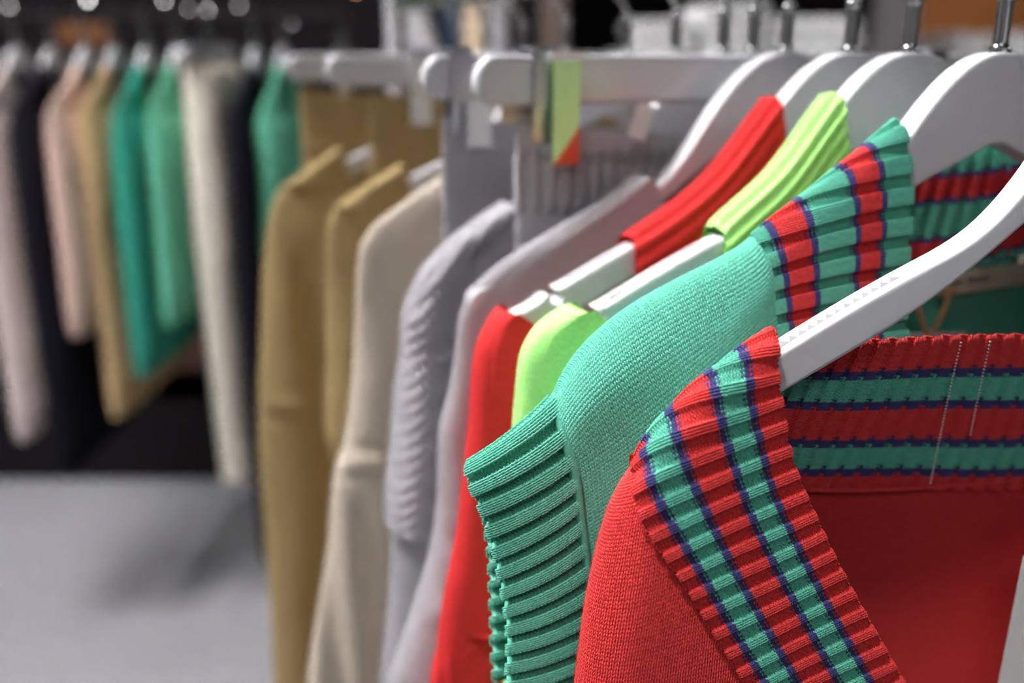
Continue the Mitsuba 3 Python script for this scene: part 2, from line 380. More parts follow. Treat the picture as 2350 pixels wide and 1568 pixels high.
COLS = {'red': RED, 'green': GREEN, 'navy': NAVY}
def banded(prefix, sheet, nu, stripes, ribs, amp, radius, c, extra_fuzz=0, **kw):
    nv = sum(n for n, _ in stripes)
    add(prefix, stripe_sheet('m_' + prefix, sheet, stripes, nv, nu * 3, nv * 2, lambda u, v: rib_offset(u * nu, *ribs, amp), None, COLS))
    C = knit(sheet, nu, nv, ribs=ribs, amp=amp, c=c, **kw)
    at = 0; cnt = {}
    for n, col in stripes:
        nm = prefix + '__' + col + '_stripe'; i = cnt.get(col, 0); cnt[col] = i + 1
        add(num(nm, i), curves(C[at:at + n], 'm_' + col, radius), col + ' knitted stripe' if i == 0 else None)
        at += n
    return C

def fuzz(pts_fn, n, bsdf, length=.0035, radius=1.8e-5):
    """loose fibres standing off a cloth: pts_fn(n) gives roots and outward directions"""
    P, D = pts_fn(n); out = []
    for p, d in zip(P, D):
        w = RNG.normal(0, 1, 3); w -= d * (w @ d); w /= np.linalg.norm(w)
        L = length * RNG.uniform(.35, 1.2); k = RNG.normal(0, .5, 3)
        out.append(np.array([p - d * .0004, p, p + L * (.25 * d + .25 * w), p + L * (.38 * d + .65 * w + .1 * k), p + L * (.40 * d + .95 * w + .25 * k), p + L * (.3 * d + 1.2 * w + .45 * k)]))
    return curves(out, bsdf, radius)
def sheet_roots(sheet, u0=0., u1=1., v0=0., v1=1.):
    def f(n):
        u, v = RNG.uniform(u0, u1, n), RNG.uniform(v0, v1, n)
        p, q = sheet.at(u, v, .0007), sheet.at(u, v, .0017); d = (q - p) / .001
        return p, d
    return f

# ------------------------------------------------------------------ front pullover: red, with a striped V neck
F0 = on_rail((RA) / ((2716 - 1175) / (FPX / math.cos(PITCH)) - TPHI), -.1535, .0053)
F0H = Rolled(on_rail(RA / ((2738.7 - 1175) / (FPX / math.cos(PITCH)) - TPHI), -.23, .0184), .091)
hanger(F0H, 'nearest white hanger, its arm crossing the picture with ridged grip bare above the red collar')
inner = [(-70, 122.5, -17), (-20, 121, -17), (30, 118.5, -16.5), (75, 115.5, -15.5), (112, 114, -14.5), (145, 112, -13), (160, 107.5, -9), (163.5, 101.5, -1.5), (165.5, 103.5, 6.5), (166, 114, 9.5), (164, 128, 11.5), (160, 146, 13.5), (152, 165, 16), (143, 183, 18), (126, 213, 21), (108, 243, 24), (90, 273, 26), (70, 306, 28)]
outer = [(-75, 190, -24), (-20, 189, -24.5), (35, 186, -24), (85, 179, -23.5), (130, 173, -21.5), (175, 161, -18), (206, 146, -10), (217, 141, 0), (219.5, 146, 9), (216, 156, 14), (209, 169, 17.5), (200, 184, 20), (190, 202, 22), (179, 221, 24), (163, 249, 26), (146, 279, 28), (128, 310, 30), (108, 345, 31)]
bow = [0, 0, 0, 0, 0, .5, 2., 4.0, 4.0, 3.0, 1.8, 1., .6, .4, .3, 0, 0, 0]
rows = []
for p, q, h in zip(np.array(inner, float), np.array(outer, float), bow):
    r = []
    for k in (0, .33, .68, 1.085):
        w = p + (q - p) * k; s = 4 * k * (1 - k)
        tip = math.exp(-((len(rows) - 7.3) / 1.3) ** 2) * (k > 1)
        r.append(w + np.array([-6.5 * tip, -h * max(s, 0) + 3.5 * tip, h * max(s, 0) * .6]))
    rows.append(r)
class Sheared(Sheet):
    """the same surface, its ribs crossing the band at a slant where u lies beyond the shoulder"""
    def __init__(s, fr, C, flip, S, ua, ub): Sheet.__init__(s, fr, C, flip); s.S, s.ua, s.ub = S, ua, ub
    def at(s, u, v, off=0.):
        u, v = np.asarray(u, float), np.asarray(v, float); k = np.clip((u - s.ua) / (s.ub - s.ua), 0, 1)
        return Sheet.at(s, u - s.S * v * k * k * (3 - 2 * k), v, off)
S0N = Sheared(F0, rows, True, .058, .33, .56)
NECK_STRIPES = [(10, 'red'), (3, 'navy'), (8, 'green'), (3, 'navy'), (11, 'red'), (3, 'navy'), (8, 'green'), (3, 'navy'), (5, 'red')]
PULL = 'red_pullover'
banded(PULL + '__neckband', S0N, 270, NECK_STRIPES, (2, 3), .00098, .00040, .00052)
tag(PULL + '__neckband', 'ribbed V neckband striped red, green and navy')
def mirrored(fr): return Frame(fr.o, -fr.el, fr.en)
m, uv = Sheared(mirrored(F0), rows, True, .058, .33, .56).mesh(700, 60, lambda u, v: rib_offset((.27 + .73 * u) * 270, 2, 3, .00098), u0=.27)
add(PULL + '__neckband_001', mikit.ply(m, 'm_' + PULL + '__neckband', smooth=True, uv=uv))
body = [[(130, 98, 3), (155, 106, 4), (180, 118, 4), (200, 130, 4), (212, 142, 3), (215, 149, 0), (213, 151, -6), (203, 155, -13)],
        [(130, 120, 8), (155, 128, 9.5), (180, 139, 10.5), (200, 148, 11), (215, 155, 9), (221, 160, 1), (219, 162, -7), (202, 165, -16)],
        [(130, 150, 12.5), (155, 156, 14), (180, 164, 15.5), (203, 169, 15.5), (219, 174, 12.5), (226, 179, 2), (223, 180, -10), (202, 181, -19)],
        [(130, 180, 16), (155, 184, 18), (182, 189, 19.5), (206, 193, 19.5), (223, 198, 15.5), (230.5, 202, 3), (226, 203, -12), (202, 203, -23)],
        [(130, 212, 19.5), (156, 215, 21.5), (184, 219, 23), (210, 222, 22.5), (227, 226, 17), (234, 229, 5), (229, 230, -13), (202, 230, -25)],
        [(130, 250, 23.5), (158, 252, 25.5), (187, 254, 26.5), (213, 256, 25.5), (230, 259, 18.5), (237, 262, 6), (231, 262, -14), (202, 262, -27)],
        [(130, 295, 27.5), (160, 296, 29), (190, 298, 29.5), (215, 299, 28), (232, 301, 20), (238.5, 303, 7), (232, 303, -15), (202, 303, -29)],
        [(130, 350, 31), (160, 350, 31.5), (190, 351, 31.5), (216, 351, 29.5), (233, 352, 21), (239.5, 353, 8), (233, 353, -15), (202, 353, -30)]]
body = np.array(body, float); body[:, :5, 2] -= 1.3
S0B = Sheet(F0, body, flip=True)
# the front panel ends under the band: nothing of it shows inside the V
_mid = (np.array(inner, float)[8:] * .42 + np.array(outer, float)[8:] * .58) / 1000.
def under_band(P):
    q = P - F0.o; l, d = q @ F0.el, -q[..., 2]
    return l < np.interp(d, _mid[:, 1], _mid[:, 0])
def trimmed(strands):
    out = []
    for c in strands:
        w = np.nonzero(under_band(c[:len(c) // 2]))[0]; c = c[(w[-1] + 1 if len(w) else 0):]
        if len(c) > 12: out.append(c)
    return out
m, uv = S0B.mesh(120, 120)
q = m.triangles_center - F0.o; tc_n, tc_d = q @ F0.en, -q[:, 2]
m.update_faces((~under_band(m.triangles_center) & (tc_d > .152)) | (tc_n < -.007))
add(PULL + '__body', mikit.ply(m, 'm_red', smooth=True, uv=uv), 'plain red knit body')
class Swap:
    """the same sheet with u and v exchanged, so that courses run across the body"""
    def __init__(s, sh): s.sh = sh; s.lu, s.lv = sh.lv, sh.lu
    def at(s, u, v, off=0.): return s.sh.at(v, u, off)
m2, uv2 = Sheet(mirrored(F0), body, flip=True).mesh(90, 70, -.002, v0=.42); add(PULL + '__body_001', mikit.ply(m2, 'm_red', smooth=True, uv=uv2))
nst, ncr = 80, 134
add(PULL + '__body__yarn', curves(trimmed(knit(Swap(S0B), nst, ncr, a=.15, b=.9, c=.00052, flipv=-1., jit=.07)), 'm_red', .00037), 'rows of red knit stitches', kind='stuff')
add(PULL + '__body__loose_fibres', fuzz(sheet_roots(S0B, .1, 1., .42, .8), 14000, 'm_red', .0018, 1.3e-5), kind='stuff')
for i, (va, vb, mt) in enumerate(((0., .17, 'm_red'), (.23, .37, 'm_green'), (.44, .62, 'm_red'), (.69, .83, 'm_green'))):
    add(num(PULL + '__neckband__loose_fibres', i), fuzz(sheet_roots(S0N, .40, 1., va, vb), 4500, mt, .0017, 1.3e-5), kind='stuff')
# the back of the body, seen from inside through the V
backp = [[(l, d0 + k * dd, n0 - .02 * k * dd) for k in range(8)] for l, d0, dd, n0 in ((-110, 188, 40, -25), (-60, 188, 40, -25.5), (0, 187.5, 40, -26), (60, 184.5, 40, -25.5), (110, 179.5, 40, -24), (150, 171.5, 40, -21.5), (185, 160, 40, -18.5), (212, 150, 40, -13))]
S0K = Sheet(F0, backp)
m, uv = S0K.mesh(120, 120)
add(PULL + '__back_panel', mikit.ply(m, 'm_red_inside', smooth=True, uv=uv), 'inside of the red back')
seam = [np.array(p) / 1000. for p in [(-110, 190, -22.5), (-60, 190, -23), (0, 189.5, -23.2), (60, 186.5, -22.5), (110, 181.5, -21), (150, 173.5, -18.5), (185, 162, -15)]]
sm = spline(seam, 220); k = np.arange(220)
chain = [np.stack([sm[:, 0], sm[:, 1] + s * .0006 * np.sin(k * 1.9 + p), sm[:, 2] + .0006 * np.cos(k * 1.9 + p)], 1) for s, p in ((1, 0), (1, 2.1), (-1, 4.2))]
add(PULL + '__neck_seam', curves([F0(c) for c in chain], 'm_red', .0007), 'chained seam under the neckband')
for i, (uu, va, vb) in enumerate(((.288, .02, .95), (.258, .02, .62))):
    vs = np.arange(va, vb, .021); pts = S0N.at(uu - .022 * vs, vs, -.0026)
    beads = [trimesh.creation.icosphere(subdivisions=1, radius=.00040).apply_translation(p) for p in pts]
    add(num(PULL + '__white_stitching', i), mikit.ply(cat(*beads), 'm_thread', smooth=True), 'dotted white thread' if i == 0 else None)
tag(PULL, 'red knit pullover with a green and navy striped V neck on the nearest hanger', 'sweater')
# white card at the right rim, hanging before the red back
card = box((-12, 212, -.2), (34, 296, .2)); card.vertices /= 1000.
rotc = trimesh.transformations.rotation_matrix(math.radians(-1.5), (0, 0, 1), (.034, .212, 0)); card.apply_transform(rotc)
add('price_card__card', mikit.ply(F0.mesh(card), 'm_card'))
add('price_card__string', mikit.ply(tube(F0(spline([(.011, .214, 0), (.006, .190, -.008), (.0, .172, -.0165), (-.004, .165, -.018)], 20)), .0005, 8), 'm_thread', smooth=True))
tag('price_card', 'blank white card hanging in the V neck of the red pullover', 'price tag')

# ------------------------------------------------------------------ green vest
F1 = on_rail(RA / ((2293 - 1175) / (FPX / math.cos(PITCH)) - TPHI))
hanger(F1, 'white hanger with the green vest, its pale arch right of the other three')
VEST = 'green_vest'
inner = [(-60, 42, -17), (-25, 41, -17.5), (5, 41, -17), (30, 40, -15), (45, 36.5, -11), (53, 31.5, -5), (57, 29, 1), (58.5, 33, 7), (57.5, 41, 9.5), (55.5, 54, 11), (54.5, 68, 12), (54.5, 84, 13), (55, 100, 14), (54, 116, 16), (49, 140, 19), (40, 170, 22), (28, 205, 25), (12, 245, 27)]
outer = [(-65, 107, -24), (-25, 107, -25), (10, 106.5, -24), (45, 104, -22), (82, 96, -19), (110, 85, -14), (124, 76, -6), (128.5, 74, 1), (129, 79, 7), (127, 88, 10), (125.5, 98, 12), (124, 110, 14), (122.5, 123, 16), (120, 138, 18), (114, 160, 21), (103, 190, 24), (88, 222, 27), (70, 262, 29)]
rows = []
for p, q, h in zip(np.array(inner, float), np.array(outer, float), bow):
    rows.append([p + (q - p) * k + np.array([0, -h * .6 * 4 * k * (1 - k), h * .8 * 4 * k * (1 - k)]) for k in (0, .3, .65, 1.)])
S1N = Sheared(F1, rows, True, .060, .30, .50)
V_STRIPES = [(11, 'green'), (2, 'navy'), (8, 'red'), (2, 'navy'), (13, 'green'), (2, 'navy'), (8, 'red'), (2, 'navy'), (3, 'green')]
banded(VEST + '__neckband', S1N, 225, V_STRIPES, (4, 3), .0013, .00042, .00050)
tag(VEST + '__neckband', 'ribbed neckband striped green, red and navy')
m, uv = Sheared(mirrored(F1), rows, True, .060, .30, .50).mesh(500, 60, lambda u, v: rib_offset((.24 + .76 * u) * 225, 4, 3, .0013), u0=.24)
add(VEST + '__neckband_001', mikit.ply(m, 'm_' + VEST + '__neckband', smooth=True, uv=uv))
crest = np.array([(128.5, 74.5, 0), (141, 82, -1), (165, 91, -1.5), (187, 100.5, -1.5), (206, 113, -1), (219.5, 131, -.5)], float)
def vrow(p0, pe, sag, n0, n1, nmid):
    k = np.linspace(0, 1, 6); p0, pe = np.array(p0, float), np.array(pe, float)
    r = p0 + (pe - p0) * k[:, None]; r[:, 2] += nmid * np.sin(np.pi * k); r[:, 1] += sag * np.sin(np.pi * k); return r
vb = [vrow((88, 225, -26), (206, 258, -18), 0, 0, 0, -6), vrow((103, 170, -24), (208, 205, -17), 0, 0, 0, -6), vrow((112, 118, -20), (213, 160, -14), 0, 0, 0, -5),
      crest + np.array([[-2, 9, -8.5], [0, 8, -9], [0, 8, -9.5], [0, 8.5, -9.5], [1, 9, -9], [-1, 10, -7]]), crest + np.array([[0, 2, -4], [0, 1.5, -4.5], [0, 1.5, -5], [0, 1.5, -5], [.5, 2, -4.5], [0, 3, -4]]), crest + np.array([[.5, .5, 2.5], [0, 0, 3.5], [0, 0, 4], [0, 0, 4], [1, .5, 4], [1.5, .5, 3.5]]),
      crest + np.array([[.5, 4.5, 7], [0, 4.5, 9], [0, 4.5, 10], [.5, 4.5, 10], [2, 5, 9.5], [3.0, 5, 8]]), crest + np.array([[-1.5, 13, 11], [-1, 13, 14.5], [-.5, 13, 16], [0, 13, 16.5], [2, 13, 15.5], [2.5, 12, 12.5]]),
      vrow((125.5, 100, 12.5), (220.5, 157, 15), -4, 0, 0, 8), vrow((122.5, 124, 16.5), (218.5, 175, 17), -3, 0, 0, 9), vrow((114.5, 161, 21), (215, 205, 19.5), -2, 0, 0, 9), vrow((103.5, 191, 24), (212, 240, 21.5), 0, 0, 0, 8), vrow((88.5, 223, 27), (209.5, 280, 23), 0, 0, 0, 6), vrow((70.5, 263, 29), (208, 320, 24), 0, 0, 0, 5)]
S1B = Sheet(F1, vb, flip=True)
m, uv = S1B.mesh(200, 80)
add(VEST + '__body', mikit.ply(m, 'm_green', smooth=True, uv=uv), 'plain green knit body')
m2, uv2 = Sheet(mirrored(F1), vb, flip=True).mesh(120, 60); add(VEST + '__body_001', mikit.ply(m2, 'm_green', smooth=True, uv=uv2))
add(VEST + '__body__yarn', curves(knit(Swap(S1B), 58, 205, a=.15, b=.9, c=.00055, flipv=-1., jit=.05), 'm_green', .00045), 'rows of green knit stitches', kind='stuff')
aseam = [(206, 262, -18), (208, 208, -17), (213, 160, -14), (218, 141, -8), (220.5, 133, -1), (222.5, 137, 5), (222.5, 146, 11), (220.5, 158, 15), (218.5, 176, 17), (215, 206, 19.5), (212, 241, 21.5), (209.5, 281, 23), (208, 321, 24)]
arim = [(243, 268, -12), (245, 214, -11), (250, 176, -9), (255.5, 160, -4), (258.5, 155, .5), (260.5, 157, 4), (259.5, 163, 7), (256, 174, 10), (252.5, 192, 13), (249.5, 217, 16), (250.5, 247, 18), (251.5, 284, 20), (252, 322, 21)]
rows = [[np.array(p) + (np.array(q) - np.array(p)) * k + np.array([0, 0, 3. * 4 * k * (1 - k)]) for k in (0, .33, .66, 1.)] for p, q in zip(np.array(aseam, float), np.array(arim, float))]
S1A = Sheet(F1, rows, flip=True)
A_RIB = (3, 2); NAU = 170
def arm_off(u, v): return rib_offset(u * NAU, *A_RIB, .0024)
m, uv = S1A.mesh(NAU * 3, 40, arm_off)
add(VEST + '__armhole_band', mikit.ply(m, 'm_green', smooth=True, uv=uv), 'deep ribbed green band around the armhole')
add(VEST + '__armhole_band__yarn', curves(knit(S1A, NAU, 24, ribs=A_RIB, amp=.0024, c=.00048, jit=.05), 'm_green', .00040), kind='stuff')
sp = spline(np.array(aseam[3:]) / 1000. + np.array([0, -.0002, .0012]), 160)
add(VEST + '__armhole_seam', mikit.ply(tube(F1(sp), .0021, 10), 'm_green_inside', smooth=True, uv=None), 'raised seam cord')
bp = [[(l, d0 + k * dd, n0 - .03 * k * dd) for k in range(8)] for l, d0, dd, n0 in ((-150, 100, 38, -21), (-90, 106, 38, -24.5), (-30, 108, 38, -26), (10, 107, 38, -25.5), (45, 104, 38, -23.5), (82, 96.5, 38, -20.5), (110, 87, 38, -17), (160, 100, 38, -16), (205, 122, 38, -14))]
m, uv = Sheet(F1, bp).mesh(100, 100)
add(VEST + '__back_panel', mikit.ply(m, 'm_green_inside', smooth=True, uv=uv), 'dark green inside of the back')
# woven label sewn inside the vest's back, with print
lab = spline([(-.085, .1065, -.0240), (-.045, .1070, -.0240), (-.008, .1066, -.0236)], 20)
lv = np.vstack([lab + [0, t * .0125, -.0002 * t] for t in (0, .25, .5, .75, 1)]).reshape(5, 20, 3).transpose(1, 0, 2)
thick = np.concatenate([lv, lv[:, ::-1] + [0, 0, .0008]], 1)
q = grid_faces(20, 10); lm = trimesh.Trimesh(F1(thick.reshape(-1, 3)), np.vstack([q[:, [0, 1, 2]], q[:, [0, 2, 3]]]), process=False)
add(VEST + '__woven_label', mikit.ply(lm, 'm_cream_label', smooth=30), 'cream woven label with dark lettering')
tx = meshkit.text_mesh('ings  Words', .0030, .0002)
tv = tx.vertices; tx.vertices = np.c_[-.014 - tv[:, 0] * 1.25, .1142 - tv[:, 1], -.0229 + tv[:, 2]]
tx.invert()
add(VEST + '__woven_label__lettering', mikit.ply(F1.mesh(tx), 'm_ink'), 'dark printed words')
tag(VEST, 'green knit vest with red striped V neck, hanging just behind the red pullover', 'vest')
# swing tag on a twine loop inside the vest
def hang(key, pts, r=.0013): add(key, mikit.ply(tube(F1(spline(np.array(pts) / 1000., 50)), r, 10), 'm_twine', smooth=True))
hang('swing_tag__twine', [(-9, 115, -20), (-7, 119, -16), (-2, 124, -13), (2, 129, -12), (5, 133, -11.5), (8, 134.5, -11.5), (10, 132, -12), (12, 126, -13.5), (13.5, 118, -17)], .0016)
knot = trimesh.creation.icosphere(subdivisions=2, radius=1.0); knot.vertices = knot.vertices * [.0044, .0034, .0030] * (1 + .18 * np.sin(knot.vertices[:, :1] * 7 + knot.vertices[:, 1:2] * 9)) + [-.0085, .1165, -.0175]
add('swing_tag__knot', mikit.ply(F1.mesh(knot), 'm_twine', smooth=True))
k2 = trimesh.creation.icosphere(subdivisions=2, radius=1.0); k2.vertices = k2.vertices * [.0028, .0044, .0024] + [.0075, .1360, -.0115]
add('swing_tag__thread_end', mikit.ply(F1.mesh(k2), 'm_cream_label', smooth=True))
cd = box((-19, 134, -.25), (27, 212, .25), .2); cd.vertices /= 1000.
cd.apply_transform(trimesh.transformations.rotation_matrix(math.radians(-6), (0, 0, 1), (.004, .137, 0))); cd.vertices += [0, 0, -.0125]
add('swing_tag__card', mikit.ply(F1.mesh(cd), 'm_card'))
tag('swing_tag', 'white swing tag on a brown twine loop inside the green vest', 'price tag')

# ------------------------------------------------------------------ garments that hang behind
def bag(fr, outline, l0, vee, thick, wid=4.0, bulge=None, folds=(.0015, 3), seed=0, dmax=None, step=.0055, nt=54, rib=None, right=True, keep=False, tpow=6, sag=0., back=.35):
    """a hanging garment as a flattened tube whose left silhouette is outline [(l, d) in mm]; the right half mirrors it.
    l0: where the shoulder leaves the neck; vee: (depth, half width at that depth) of the neck opening; thick: [(d mm, half thickness mm)]"""
    O = np.array(outline, float) / 1000.; O = O[np.r_[True, np.diff(O[:, 1]) > 1e-6]]
    lo = PchipInterpolator(O[:, 1], O[:, 0]); th = PchipInterpolator(*(np.array(thick, float).T / 1000.))
    d0, d1 = O[0, 1], (dmax or O[-1, 1] * 1000) / 1000.
    ds = [d0 + .0004]
    while ds[-1] < d1: ds.append(min(d1, ds[-1] + (step * .35 if ds[-1] < d0 + .07 else step if ds[-1] < .45 else step * 2)))
    ds = np.array(ds); nd = len(ds)
    # |tau| = 0 is the silhouette, 1 the inner end; denser near the silhouette
    tau = np.sign(np.linspace(-1, 1, 2 * nt + 1)) * np.abs(np.linspace(-1, 1, 2 * nt + 1)) ** 1.25
    lout = lo(np.minimum(ds, O[-1, 1])); vd, vw = vee[0] / 1000., vee[1] / 1000.
    lin = np.where(ds < d0 + vd, l0 / 1000. + (vw - l0 / 1000.) * np.clip((ds - d0) / vd, 0, 1), vw if keep else 0.0)
    lin = np.minimum(lin, lout - 1e-4)
    a = np.abs(tau)[None]
    w = 1 - (1 - a) ** 2 * (1 - .0 * a)
    L = lout[:, None] - (lout - lin)[:, None] * (a ** 1.9 * .55 + a * .45 * np.clip(a * 6, 0, 1))
    N = th(np.clip(ds, O[0, 1], None))[:, None] * (1 - (1 - a) ** tpow) * np.sign(tau)[None]
    D = np.repeat(ds[:, None], len(tau), 1) + sag * np.cos(np.clip(L / max(lout.max(), 1e-3), -1, 1) * np.pi / 2)
    P = np.stack([L * 11, D * 5, np.sign(tau)[None] * 3.7 + seed * 1.7 + 0 * L], -1)
    N = N + (folds[0] * folds[1] * (meshkit.fbm(P + 50, 3, seed) - .5)) * np.clip((ds[:, None] - d0) / .06, 0, 1) * np.clip(a * 5, 0, 1)
    if bulge is not None: N = N + bulge(L, D, np.sign(tau)[None]) * np.clip(a * 6, 0, 1)
    if rib is not None: N = N + rib(L, D, a) * np.sign(tau)[None]
    N = np.where(N < 0, -(np.minimum(-N, .0108) + np.maximum(-N - .0108, 0) * back), N)
    G = np.stack([L, D, N], -1)
    seg = np.linalg.norm(np.diff(G, axis=1), axis=2); u = np.c_[np.zeros(nd), np.cumsum(seg, 1)]; u -= u[:, nt:nt + 1]
    uv = np.stack([u, D], -1)
    q = grid_faces(nd, len(tau)); V = fr(G.reshape(-1, 3)); F = np.vstack([q[:, [0, 1, 2]], q[:, [0, 2, 3]]]); UV = uv.reshape(-1, 2)
    if right:
        G2 = G * [-1, 1, 1]; V = np.vstack([V, fr(G2.reshape(-1, 3))]); F = np.vstack([F, F[:, ::-1] + nd * len(tau)]); UV = np.vstack([UV, UV])
    return trimesh.Trimesh(V, F, process=False), UV
def bagged(key, bsdf, fr, *args, label=None, **kw):
    m, uv = bag(fr, *args, **kw); add(key, mikit.ply(m, bsdf, smooth=True, uv=uv), label)
def sleeve_fold(lf, depth=.007, width=.010, puff=.006, start=.17, sides=(1,)):
    """a crease between the hanging sleeve and the body; lf: [(d, l)] in mm"""
    A = np.array(lf, float) / 1000.
    def f(L, D, sg):
        l = np.interp(D, A[:, 0], A[:, 1]); x = L - l; on = np.clip((D - start) / .06, 0, 1)
        g = -depth * np.exp(-(x / width) ** 2) + puff * np.clip(x / .02, 0, 1) * np.exp(-((x - .028) / .03) ** 2)
        return g * on * np.where(sg > 0, 1., -.3)
    return f
def ring(d0, amp, w):
    return lambda L, D, sg: amp * np.exp(-((D - d0) / w) ** 2) * sg
def both(*f): return lambda L, D, sg: sum(g(L, D, sg) for g in f)
SH = [(80, 10.5), (110, 10.5), (130, 12.5), (160, 16), (220, 19), (320, 21), (520, 22), (1100, 24)]

# lime top: ribbed neckband over the arm, open shoulder, sleeve cap at the tip
Y2, Y3, Y4 = .4983, .5362, .5839
F2, F3, F4 = on_rail(Y2), on_rail(Y3), on_rail(Y4)
hanger(F2, 'white hanger with the lime top, its notched arm bare between neckband and sleeve')
hanger(F3, 'white hanger with the scarlet top, behind the lime one')
hanger(F4, 'white hanger with the nearer grey pullover, its arm curving down behind the scarlet neckband')
def saddle(fr, top, reach_b, reach_f, half, n_rib, amp, key, bsdf, dn=0):
    """a ribbed band that lies over the arm between two points; ribs run along the arm"""
    top = np.array(top, float); K = len(top); rows = []
    prof = [(-1, reach_b), (-1.05, reach_b * .5), (-.98, 9), (-.80, 2.4), (-.35, 0), (.35, 0), (.80, 2.4), (1.0, 9), (1.12, reach_f * .35), (1.35, reach_f * .7), (1.6, reach_f)]
    for sx, dd in prof:
        rows.append([(l - .16 * max(0, dd - 9) * (1 - k / (K - 1)) - .05 * max(0, dd - 9), d + dd, sx * half) for k, (l, d) in enumerate(top)])
    sh = Sheet(fr, rows, flip=True)
    def off(u, v):
        e = np.minimum(v, 1 - v) * sh.lv
        return amp * np.sin(u * n_rib * 2 * np.pi) * np.clip(e / .004, .35, 1) + .0012 * np.exp(-((v * sh.lv) / .002) ** 2)
    m, uv = sh.mesh(360, 40, off); uv = uv[:, ::1]
    add(key, mikit.ply(m, bsdf, smooth=True, uv=uv), 'broad ribbed neckband folded over the hanger')
    m2, uv2 = sh.mesh(120, 24, -.0026); add(key + '__lining', mikit.ply(m2, bsdf, smooth=True, uv=uv2))
saddle(F2, [(47, 19.5), (62, 37), (78, 55), (95, 68), (111, 80)], 55, 82, 10.8, 20, .0013, 'lime_top__neckband', 'm_lime')
CAPT = [(112, 9.5), (130, 11.5), (160, 15), (220, 19), (400, 21)]
bagged('lime_top__sleeve', 'm_lime', F2, [(181, 111), (188, 112), (195, 114), (206, 121), (212.5, 134), (214, 148), (215.5, 166), (217, 200), (219, 260), (221, 330)], 180, (110, 60), CAPT, dmax=330, seed=2, keep=True, nt=40, label='rounded lime sleeve cap over the hanger tip')
tag('lime_top', 'bright lime knit top with an open shoulder, between the green vest and the scarlet top', 'sweater')
saddle(F3, [(50, 23), (66, 41), (84, 60), (105, 75), (134, 90)], 55, 82, 10.8, 17, .0013, 'scarlet_top__neckband', 'm_scarlet')
bagged('scarlet_top__sleeve', 'm_scarlet', F3, [(200, 120.5), (205, 122), (210, 127), (216.5, 139), (219, 152), (221, 178), (225, 207), (229, 238), (236, 270), (243, 318), (250, 400), (252, 470)], 199, (110, 60), CAPT, dmax=470, seed=3, keep=True, nt=44, label='long scarlet sleeve')
m, uv = bag(F3, [(214, 284), (238, 296), (244.2, 318), (251, 400), (253, 470)], 150, (10, 150), [(280, 21.5), (300, 23), (400, 24)], dmax=470, seed=3, nt=40, rib=lambda L, D, a: .0011 * np.sin(L * 2 * np.pi / .0062))
add('scarlet_top__hem', mikit.ply(m, 'm_scarlet', smooth=True, uv=uv), 'ribbed scarlet hem band')
tag('scarlet_top', 'scarlet knit top with ribbed neckband and open shoulder, between the lime top and grey pullover', 'sweater')

def pullover(base, fr, out, l0, bsdf, label, fold, seed, vee=(150, 0), lower=700, bul=None, thick=SH, **kw):
    last = out[-1]
    out = list(out) + [(last[0] + 4, lower)]
    f = sleeve_fold(fold)
    bagged(base + '__body', bsdf, fr, out, l0, vee, thick, bulge=both(f, bul) if bul else f, seed=seed, **kw)
    tag(base, label, 'sweater')
G2O = [(94, 66), (120, 79.5), (153, 95), (175, 106), (190, 115), (201.5, 126), (206.5, 140), (208.5, 158), (213, 180), (219, 202), (221, 244), (226, 273), (234, 300), (249, 340), (254, 354), (258, 420)]
G1O = [(62, 47), (100, 66), (147, 88), (185, 110), (203, 126), (212, 142), (216, 152), (218, 176), (222, 200), (226, 234), (231, 274), (231.5, 294), (233, 323), (239, 377), (242, 400)]
BEO = [(60, 45), (100, 64), (153, 87), (184, 105), (202, 117.5), (211, 132), (214, 150), (218, 196), (223, 240), (231, 280), (238, 298), (246, 354), (258, 414), (269, 473), (274, 520)]
M2O = [(147, 86), (160, 93), (183, 104), (203.5, 118), (211.5, 135), (215.5, 196), (218, 252), (221, 282), (221.5, 308), (217, 328), (212, 350), (210, 420)]
M1O = [(154, 88), (170, 97), (192, 110), (213, 124), (223, 143), (235, 201), (242, 270), (248, 324), (252.5, 403), (253, 488), (254, 576), (257, 660)]
Y5, Y6, Y7, Y8 = .64, .75, .84, 1.0
F5, F6, F7, F8 = on_rail(Y5), on_rail(Y6), on_rail(Y7), on_rail(Y8)
hanger(F5, 'white hanger inside the farther grey pullover, behind the grey trousers on the rail')
hanger(F6, 'white hanger inside the beige pullover')
hanger(F7, 'white hanger with the nearer mustard pullover, a long bare stretch of its arm showing')
hanger(F8, 'white hanger with the farther mustard pullover, a short bare stretch of its arm showing')
pullover('grey_pullover', F4, G2O, 95, 'm_grey', 'pale grey knit pullover directly behind the scarlet top', [(170, 196), (260, 190), (330, 205), (420, 215), (700, 215)], 4, bul=both(ring(.305, .004, .006), ring(.262, -.003, .004)))
pullover('grey_pullover_001', F5, G1O, 60, 'm_grey', 'thick grey pullover with bobbled sleeve front, between the two pairs of grey trousers', [(170, 186), (260, 184), (330, 186), (420, 190), (700, 195)], 5, bul=both(ring(.288, .004, .007), ring(.303, -.003, .004)))
m, uv = bag(F5, [(p[0] + 2.0, p[1] - 1.6) for p in G1O if 85 < p[1] < 300], 146, (30, 180), [(a, b + 3.4) for a, b in SH], bulge=sleeve_fold([(170, 186), (260, 184), (330, 186), (700, 195)]), seed=5, dmax=286, right=False, nt=110, step=.0018, keep=True,
            rib=lambda L, D, a: .0020 * np.cos(L * 2 * np.pi / .0072) * np.cos(D * 2 * np.pi / .0080))
add('grey_pullover_001__bobbled_sleeve', mikit.ply(m, 'm_grey', smooth=True, uv=uv), 'sleeve in raised bobble stitch')
